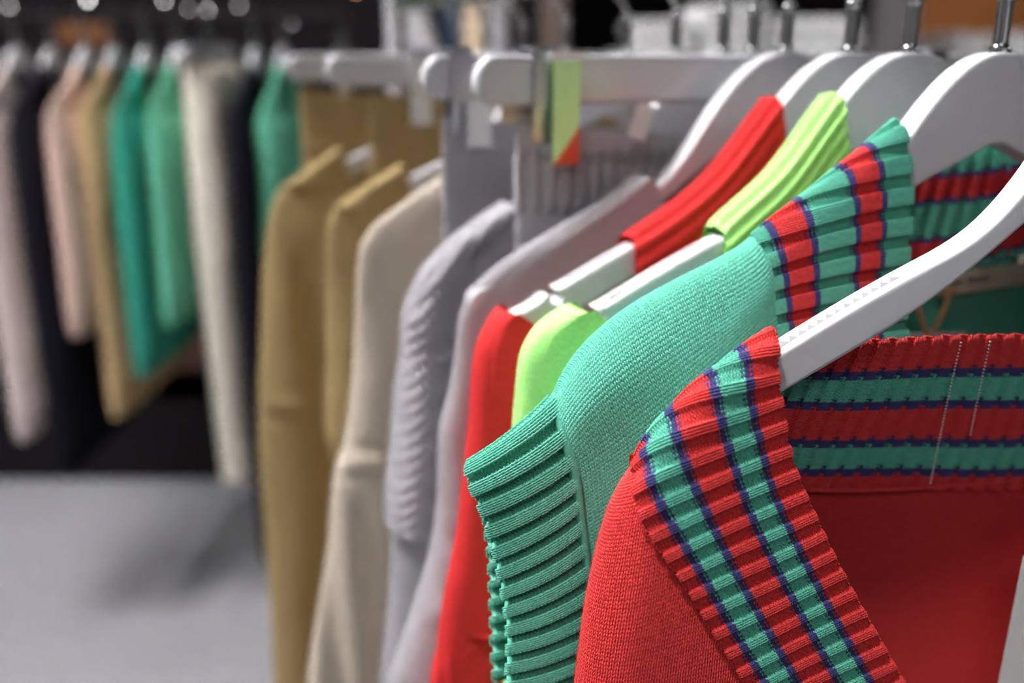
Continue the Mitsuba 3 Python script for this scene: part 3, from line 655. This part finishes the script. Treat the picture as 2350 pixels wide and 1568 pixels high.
pullover('beige_pullover', F6, BEO, 60, 'm_beige', 'creamy beige knit pullover between mustard and grey ones', [(170, 178), (260, 186), (330, 192), (420, 196), (520, 200), (700, 200)], 6, bul=both(ring(.288, .0035, .005), ring(.298, -.003, .004), ring(.276, -.0018, .003), lambda L, D, sg: .0045 * np.sin(L * 2 * np.pi / .030 + D * 6) * np.clip((D - .30) / .05, 0, 1) * sg), folds=(.0015, 4))
pullover('mustard_pullover', F7, M2O, 147, 'm_mustard', 'mustard knit pullover directly behind the beige one', [(170, 178), (330, 178), (700, 180)], 7, vee=(34, 140))
pullover('mustard_pullover_001', F8, M1O, 154, 'm_mustard', 'mustard knit pullover with long sleeve, leftmost on the front rail', [(160, 200), (232, 196), (335, 190), (437, 188), (578, 204), (700, 204)], 8, vee=(34, 146), bul=both(ring(.335, .003, .006), ring(.347, -.002, .004)))

# ------------------------------------------------------------------ trousers on clip hangers
def bar_plate():
    w, top, bot, r = .184, .0015, .0285, .012
    a = np.radians(np.linspace(-90, 90, 15))
    right = [(w - r + r * math.cos(t), (top + bot) / 2 + (bot - top) / 2 * math.sin(t)) for t in a]
    top_row = [(x, top) for x in np.linspace(-w + r, w - r, 24)[1:-1]]
    bot_row = [(x, bot) for x in np.linspace(w - r, -w + r, 24)[1:-1]]
    left = [(-x, y) for x, y in right[::-1]]
    return bevel_plate(np.array(top_row + right + bot_row + left), .013, .003, 3)
PLY_BAR = mikit.ply(bar_plate(), 'm_white', smooth=35)
def clip_mesh():
    """two sprung jaws, a spring coil and a saddle over the bar"""
    ms = [box((-.0075, -.003, -.0088), (.0075, .0005, .0088), .001)]
    for s in (-1, 1):
        ms.append(box((-.0075, -.002, s * .0083 - .0007), (.0075, .030, s * .0083 + .0007), .0006))
        jaw = box((-.0065, .026, -.0008), (.0065, .049, .0008), .0006)
        jaw.apply_transform(trimesh.transformations.rotation_matrix(-s * .10, (1, 0, 0), (0, .030, 0))); jaw.vertices += [0, 0, s * .0062]; ms.append(jaw)
    th = np.linspace(0, 2 * np.pi * 4, 70); ms.append(tube(np.c_[np.linspace(-.007, .007, 70), .029 + .0032 * np.cos(th), .0032 * np.sin(th)], .0008, 6))
    return cat(*ms)
mat('m_clip', (.50, .50, .54), .36, .5, metallic=1.0)
PLY_CLIP = mikit.ply(clip_mesh(), 'm_clip', smooth=35)
NC = [0]
def clip_hanger(fr, label, clip_l):
    k = num('clip_hanger', NC[0]); NC[0] += 1; M = fr.matrix()
    add(k + '__bar', {**PLY_BAR, 'to_world': T(M)}); add(k + '__hook', {**PLY_HOOK, 'to_world': T(M)})
    for i, l in enumerate((clip_l, -clip_l)):
        M2 = M.copy(); M2[:3, 3] += M[:3, 0] * l; add(num(k + '__clip', i), {**PLY_CLIP, 'to_world': T(M2)}, 'chrome clip' if i == 0 else None)
    tag(k, label, 'hanger', 'white clip hangers on the front rail')
def trousers(base, fr, w, top, bsdf, label, ribbed, seed, sag=.012):
    out = [(w - 1.5, top), (w, top + 3), (w + .5, top + 30), (w + .5, top + 50), (w + 1, 160), (w + 6, 300), (w + 4, 600), (w - 6, 1010)]
    th = [(top, 4.5), (top + 4, 5.5), (top + 26, 6.0), (top + 48, 6.5), (top + 56, 8), (150, 9), (300, 11), (1010, 11)]
    t0 = top / 1000.
    def rb(L, D, a):
        on = np.clip((D - t0 - sag - .004) / .004, 0, 1) * np.clip((t0 + .052 - D) / .004, 0, 1)
        return (.0026 if ribbed else .0003) * np.sin(L * 2 * np.pi / .0098) * on + .0010 * np.exp(-((D - t0 - sag - .056) / .0022) ** 2) * -1
    bagged(base + '__legs', bsdf, fr, out, w - 4, (2, 0), th, rib=rb, seed=seed, dmax=1010, step=.007, nt=160 if ribbed else 70, tpow=9, sag=sag, folds=(.001, 2))
    tag(base, label, 'trousers')
YT = [(.612, 'm_grey', 158.5, 37, 'grey knit trousers with ribbed waist, under the green and red tag', True, 145),
      (.69, 'm_grey', 171.5, 38, 'grey knit trousers between the beige and thick grey pullovers', False, 161),
      (.92, 'm_mustard', 147, 32, 'mustard knit trousers between the two mustard pullovers', False, 100),
      (1.07, 'm_mustard', 173, 34, 'mustard knit trousers farthest on the front rail, at the left', False, 128)]
FT = []
for i, (Y, b, w, top, lab, ribd, cl) in enumerate(YT):
    f = on_rail(Y); FT.append(f)
    clip_hanger(f, ['white clip hanger of the ribbed grey trousers, with the green and red tag', 'white clip hanger of the grey trousers next to the beige pullover', 'white clip hanger of the mustard trousers between two mustard pullovers', 'white clip hanger of the farthest mustard trousers'][i], cl / 1000.)
    trousers(num('grey_trousers' if 'grey' in b else 'mustard_trousers', i % 2), f, w, top, b, lab, ribd, 20 + i)
# small labels and tags on the trousers
def plate(fr, key, l, d, w, h, n, bsdf, tilt=0., th=.0005, uv=False, yaw=0.):
    b = box((-w / 2, 0, -th / 2), (w / 2, h, th / 2))
    b.apply_transform(trimesh.transformations.rotation_matrix(tilt, (0, 0, 1))); b.apply_transform(trimesh.transformations.rotation_matrix(yaw, (0, 1, 0)))
    U = np.c_[(b.vertices[:, 0] / w + .5), b.vertices[:, 1] / h]
    b.vertices += [l, d, n]
    m = fr.mesh(b)
    add(key, mikit.ply(m, bsdf, uv=U) if uv else mikit.ply(m, bsdf))
plate(FT[0], 'promotion_tag__card', .1335, .0045, .0165, .056, .0125, 'm_promo', uv=True)
plate(FT[0], 'promotion_tag__clear_holder', .133, -.0005, .021, .0045, .0122, 'm_card')
tag('promotion_tag', 'upright lime green tag with a red lower corner, hanging on the ribbed grey trousers', 'price tag')
plate(FT[0], 'grey_trousers__care_label', .079, .029, .012, .021, .009, 'm_white_knit', tilt=-.35)
plate(FT[0], 'grey_trousers__size_label', .1565, .028, .020, .010, -.002, 'm_cream_label')
plate(FT[1], 'size_label__card', .150, .028, .017, .030, .0105, 'm_card'); tag('size_label', 'small white card clipped to the grey trousers next to the beige pullover', 'price tag')
plate(FT[2], 'size_label_001__card', .103, .004, .020, .058, .012, 'm_pinkish'if False else 'm_card'); tag('size_label_001', 'white paper tag hanging down over the nearer mustard trousers', 'price tag')

# ------------------------------------------------------------------ the rack at the back left
RY = 2.12
def back_frame(x, y=RY, rot=0.):
    el = np.array([math.sin(rot), -math.cos(rot), 0]); en = np.array([math.cos(rot), math.sin(rot), 0])
    return Frame((x, y, EYE + .012), el, en)
add('back_clothes_rail__tube', mikit.ply(tube([(-2.6, RY, EYE + .07), (-1.4, RY, EYE + .07), (-.36, RY, EYE + .07)], .0105, 20), 'm_dark', smooth=40))
for i, x in enumerate((-2.6, -.36)):
    add(num('back_clothes_rail__post', i), mikit.ply(tube([(x, RY + .02 * i, .02), (x, RY + .02 * i, EYE + .082)], .014, 16), 'm_lamp_housing', smooth=40))
tag('back_clothes_rail', 'long black rail of the back rack behind the mustard knitwear', 'clothes rail')
def bx(px, Y=RY): return (px - 1175) / (FPX / math.cos(PITCH)) * Y
SW = [(60, 40), (110, 68), (160, 95), (185, 107), (203, 119), (210.5, 134), (214, 170), (219, 260)]
def back_sweater(base, px, bsdf, label, cuff, half, seed, lean=0., rot=0., y=RY, hem=None):
    f = back_frame(bx(px, y - .15), y, rot)
    th = [(40, 9), (120, 11), (160, half * .75), (240, half), (cuff - 60, half), (cuff, half * .62)]
    out = SW + [(226, cuff * .6 + 80), (230, cuff - 40), (226, cuff)]
    m, uv = bag(f, out, 60, (140, 0), th, seed=seed, dmax=cuff, step=.014, nt=22, folds=(.004, 4))
    if lean: m.vertices[:, 0] += lean * np.clip(EYE - .1 - m.vertices[:, 2], 0, 2)
    add(base + '__body', mikit.ply(m, bsdf, smooth=True)); tag(base, label, 'sweater')
    k = 'coat_hanger_%03d' % NH[0]
    hanger(f, 'white hanger of the %s on the back rack' % label.split(' hanging')[0], 'white hangers on the back rack')
BACK = [('mauve_cardigan', -48, 'm_mauve', 'pale mauve long cardigan hanging at the left rim of the back rack', 800, 36),
        ('black_sweater', 42, 'm_black_knit', 'black long sweater hanging between the mauve cardigan and pink sweater', 900, 40),
        ('pink_sweater', 122, 'm_pink', 'dusty pink sweater hanging right of the leftmost black one', 570, 33),
        ('camel_cardigan', 196, 'm_camel', 'camel brown cardigan hanging behind the pink sweater', 765, 30),
        ('forest_green_sweater', 272, 'm_forest', 'dark green sweater hanging right of the camel cardigan', 655, 32),
        ('mint_green_sweater', 350, 'm_mint', 'lighter green sweater hanging left of the cream trousers', 560, 33),
        ('black_coat', 540, 'm_black_knit', 'black long coat hanging right of the cream trousers', 1080, 36),
        ('emerald_sweater', 610, 'm_mint', 'emerald green sweater hanging at the right end of the back rack', 640, 46)]
for i, (b, px, mt, lb, cuff, half) in enumerate(BACK): back_sweater(b, px, mt, lb, cuff, half, 40 + i, lean=-.09 if b[:7] == 'emerald' else 0., y=RY + (.03 if i % 2 else -.02))
fc = back_frame(bx(438, RY - .12))
m, uv = bag(fc, [(150, 30), (152, 60), (165, 300), (150, 700), (132, 960)], 146, (2, 0), [(30, 26), (60, 40), (300, 52), (700, 50), (960, 46)], seed=60, dmax=945, step=.014, nt=24, folds=(.005, 4))
add('cream_trousers__legs', mikit.ply(m, 'm_cream', smooth=True)); tag('cream_trousers', 'cream wide trousers hanging on the back rack between green sweater and black coat', 'trousers')
clip_hanger(fc, 'white clip hanger of the cream trousers on the back rack', .12)
# dark wall unit behind the back rack
add('dark_wall_unit__carcass', mikit.ply(cat(box((-3.6, 3.18, .0), (.15, 3.22, 2.3), .004), box((-3.6, 2.92, .0), (.15, 3.18, .26), .004)), 'm_dark'))
add('dark_wall_unit__shelf', mikit.ply(box((-3.6, 2.86, .40), (.15, 3.18, .44), .004), 'm_brown_wood'))
add('dark_wall_unit__wooden_strip', mikit.ply(box((-1.42, 3.14, EYE + .02), (-1.26, 3.175, EYE + .09), .004), 'm_dim_wood'), 'orange wooden block')
tag('dark_wall_unit', 'dark wall unit with brown shelf behind the back rack', 'shelf unit')

for i, (px, py, r_, e) in enumerate(((210, 6, .0062, 21.), (384, 8, .0056, 11.), (481, 30, .0056, 13.), (437, 26, .005, 5.), (553, 18, .005, 4.), (671, 54, .0056, 13.), (30, 20, .006, 7.), (820, -12, .0056, 12.))):  # added glowing dots that stand in for out-of-focus highlights at the top left
    x = (px - 1175) / (FPX / math.cos(PITCH)) * 3.14; z = EYE + (120 - py) / (FPX / math.cos(PITCH)) * 3.14; k = num('bokeh_glow', i)
    ca = trimesh.creation.cylinder(r_ * 1.5, .02, sections=20, transform=trimesh.transformations.rotation_matrix(math.pi / 2, (1, 0, 0))); ca.vertices += [x, 3.17, z]
    add(k + '__housing', mikit.ply(ca, 'm_lamp_housing', smooth=30))
    bl = trimesh.creation.icosphere(subdivisions=2, radius=r_); bl.vertices = bl.vertices * [1, .6, 1] + [x, 3.159, z]
    add(k + '__glow_dot', {**mikit.ply(bl, 'm_card', smooth=True), 'emitter': {'type': 'area', 'radiance': rgb((e, e * .93, e * .93) if i < 7 else (e, e * .42, e * .12))}})
    tag(k, 'added %s glow for a blurred light disc, %s' % ('orange' if i == 7 else 'dim white', ('brightest, above the camel cardigan', 'above the mint green sweater', 'above the cream trousers', 'faint, left above cream trousers', 'faint, above the black coat', 'above the emerald sweater', 'above the mauve cardigan', 'right of the emerald sweater')[i]), 'lamp', 'added glows for blurred light discs')

# ------------------------------------------------------------------ behind the front rail, seen above the hangers
def at(px, py, Y): return np.array([(px - 1175) / (FPX / math.cos(PITCH)) * Y, Y, EYE + (120 - py) / (FPX / math.cos(PITCH)) * Y])
def hung_slab(key, px0, px1, Y, bsdf, ztop, zbot, skew=0., seed=0, th=.03, label=None, cat_=None):
    a, b = at(px0, 120, Y), at(px1, 120, Y); nz, nx = 40, 18
    z = np.linspace(ztop, zbot, nz)[:, None]; t = np.linspace(0, 2 * np.pi, 2 * nx, endpoint=False)[None]
    cx = (a[0] + b[0]) / 2; hw = (b[0] - a[0]) / 2
    x = cx + hw * np.sign(np.cos(t)) * np.abs(np.cos(t)) ** .5 * (1 + .0 * z) + skew * (z - EYE) + 0 * z
    y = Y + th * np.sign(np.sin(t)) * np.abs(np.sin(t)) ** .5 + .02 * (meshkit.noise(np.stack([x * 14, z * 2 + 0 * x, 0 * x + seed], -1)) - .5)
    V = np.stack([x, y, z + 0 * x], -1).reshape(-1, 3); n = 2 * nx
    i, j = np.meshgrid(np.arange(nz - 1), np.arange(n), indexing='ij'); q = np.stack([i * n + j, i * n + (j + 1) % n, (i + 1) * n + (j + 1) % n, (i + 1) * n + j], -1).reshape(-1, 4)
    add(key, mikit.ply(trimesh.Trimesh(V, np.vstack([q[:, [0, 1, 2]], q[:, [0, 2, 3]]]), process=False), bsdf, smooth=True), label)
hung_slab('hanging_grey_coat__body', 942, 1010, 1.9, 'm_steel_grey', 1.95, .75, skew=-.28, seed=1); tag('hanging_grey_coat', 'grey coat hanging far behind, above the mustard trousers', 'coat')
hung_slab('hanging_denim_coat__body', 1012, 1066, 1.98, 'm_denim', 1.95, .7, seed=2); tag('hanging_denim_coat', 'dark blue garment hanging behind the grey coat', 'coat')
add('wooden_upright__board', mikit.ply(box((at(1064, 0, 1.75)[0], 1.73, 0), (at(1114, 0, 1.75)[0], 1.77, 2.4), .004), 'm_beige_wood'))
tag('wooden_upright', 'upright pale wooden board far behind the clip hangers', 'post')

hung_slab('hanging_grey_scarf__cloth', 1122, 1166, 2.3, 'm_steel_grey', 1.95, .8, seed=3, th=.02); tag('hanging_grey_scarf', 'narrow grey garment hanging right of the wooden upright', 'scarf')
hung_slab('hanging_brown_coat__body', 1236, 1300, 2.4, 'm_taupe', 1.95, EYE + .0, seed=4, th=.02); tag('hanging_brown_coat', 'dim brown garment hanging in the dark behind the clip hangers', 'coat')
# white display shelf with stacks of folded white knitwear
SY = 2.05
a, b = at(1440, 0, SY)[0], at(2010, 0, SY)[0]
SZ = EYE - .045
add('display_shelf__top', mikit.ply(box((a, SY - .02, SZ - .03), (b, SY + .40, SZ), .004), 'm_white'))
for i, x in enumerate((a + .03, b - .03)):
    add(num('display_shelf__side', i), mikit.ply(box((x - .02, SY, 0), (x + .02, SY + .38, SZ - .03), .003), 'm_white'))
add('display_shelf__back', mikit.ply(box((a, SY + .38, 0), (b, SY + .40, SZ - .03), .003), 'm_white'))
tag('display_shelf', 'white display shelf carrying folded white knitwear behind the hangers', 'shelf')
def folded(w, d, h, seed):
    s_ = trimesh.creation.box((1, 1, 1)); s_ = s_.subdivide().subdivide().subdivide(); v = s_.vertices * 2
    v = np.sign(v) * np.abs(v) ** .8; r = np.linalg.norm(v[:, [0, 2]] , axis=1, keepdims=True)
    v = v / np.maximum(1, np.linalg.norm(v ** 4, axis=1, keepdims=True) ** .25)
    v = v * [w / 2, d / 2, h / 2]; v[:, 2] += .004 * (meshkit.noise(v * 30 + seed, seed) - .5); s_.vertices = v; return s_
n_f = 0
for si, (px0, px1, cnt, lab) in enumerate(((1458, 1608, 4, 'left'), (1614, 1778, 5, 'middle'), (1784, 2000, 4, 'right'))):
    x0, x1 = at(px0, 0, SY)[0], at(px1, 0, SY)[0]; z = SZ
    for k in range(cnt):
        h = .027 + .002 * ((si + k) % 3); m = folded(x1 - x0, .30, h, si * 7 + k); m.vertices += [(x0 + x1) / 2 + .004 * ((k * 7) % 3 - 1), SY + .18, z + h / 2]; z += h * .97
        add(num('folded_jumper', n_f), mikit.ply(m, 'm_white_knit', smooth=60), 'folded white knit, number %s from the bottom of the %s stack on the white shelf' % (('one', 'two', 'three', 'four', 'five')[k], lab), 'folded sweater', 'folded white knitwear on the shelf'); n_f += 1
# grey column, orange wooden wall panel and pale clothes before it
a = at(2022, 0, 2.7); b = at(2104, 0, 2.7)
add('grey_column__shaft', mikit.ply(box((a[0], 2.7, 0), (b[0], 2.8, CEIL), .006), 'm_steel_dark')); tag('grey_column', 'dark grey column between the white shelf and the orange wooden panel', 'column')
a = at(2090, 0, 3.6); b = at(2700, 0, 3.6)
for i in range(7):
    z = .3 + i * .27
    add(num('wooden_wall_panel__board', i), mikit.ply(box((a[0], 3.58 - .004 * (i % 2), z), (b[0], 3.62, z + .262), .003), 'm_orange_wood'))
tag('wooden_wall_panel', 'orange brown wooden wall panel at the right behind the hangers', 'wall panel')
for i in range(9):
    px = 2130 + i * 42; p = at(px, 0, 3.0)
    hung_slab(num('pale_shirt', i) + '__body', px - 17, px + 17, 3.0, 'm_white_knit' if i % 3 else 'm_mauve', EYE + .045 + .006 * ((i * 5) % 3), .7, seed=30 + i, th=.10)
    tag(num('pale_shirt', i), 'pale shirt, %s in the row hanging before the orange wooden panel' % ('first', 'second', 'third', 'fourth', 'fifth', 'sixth', 'seventh', 'eighth', 'ninth')[i], 'shirt', 'pale shirts before the wooden panel')
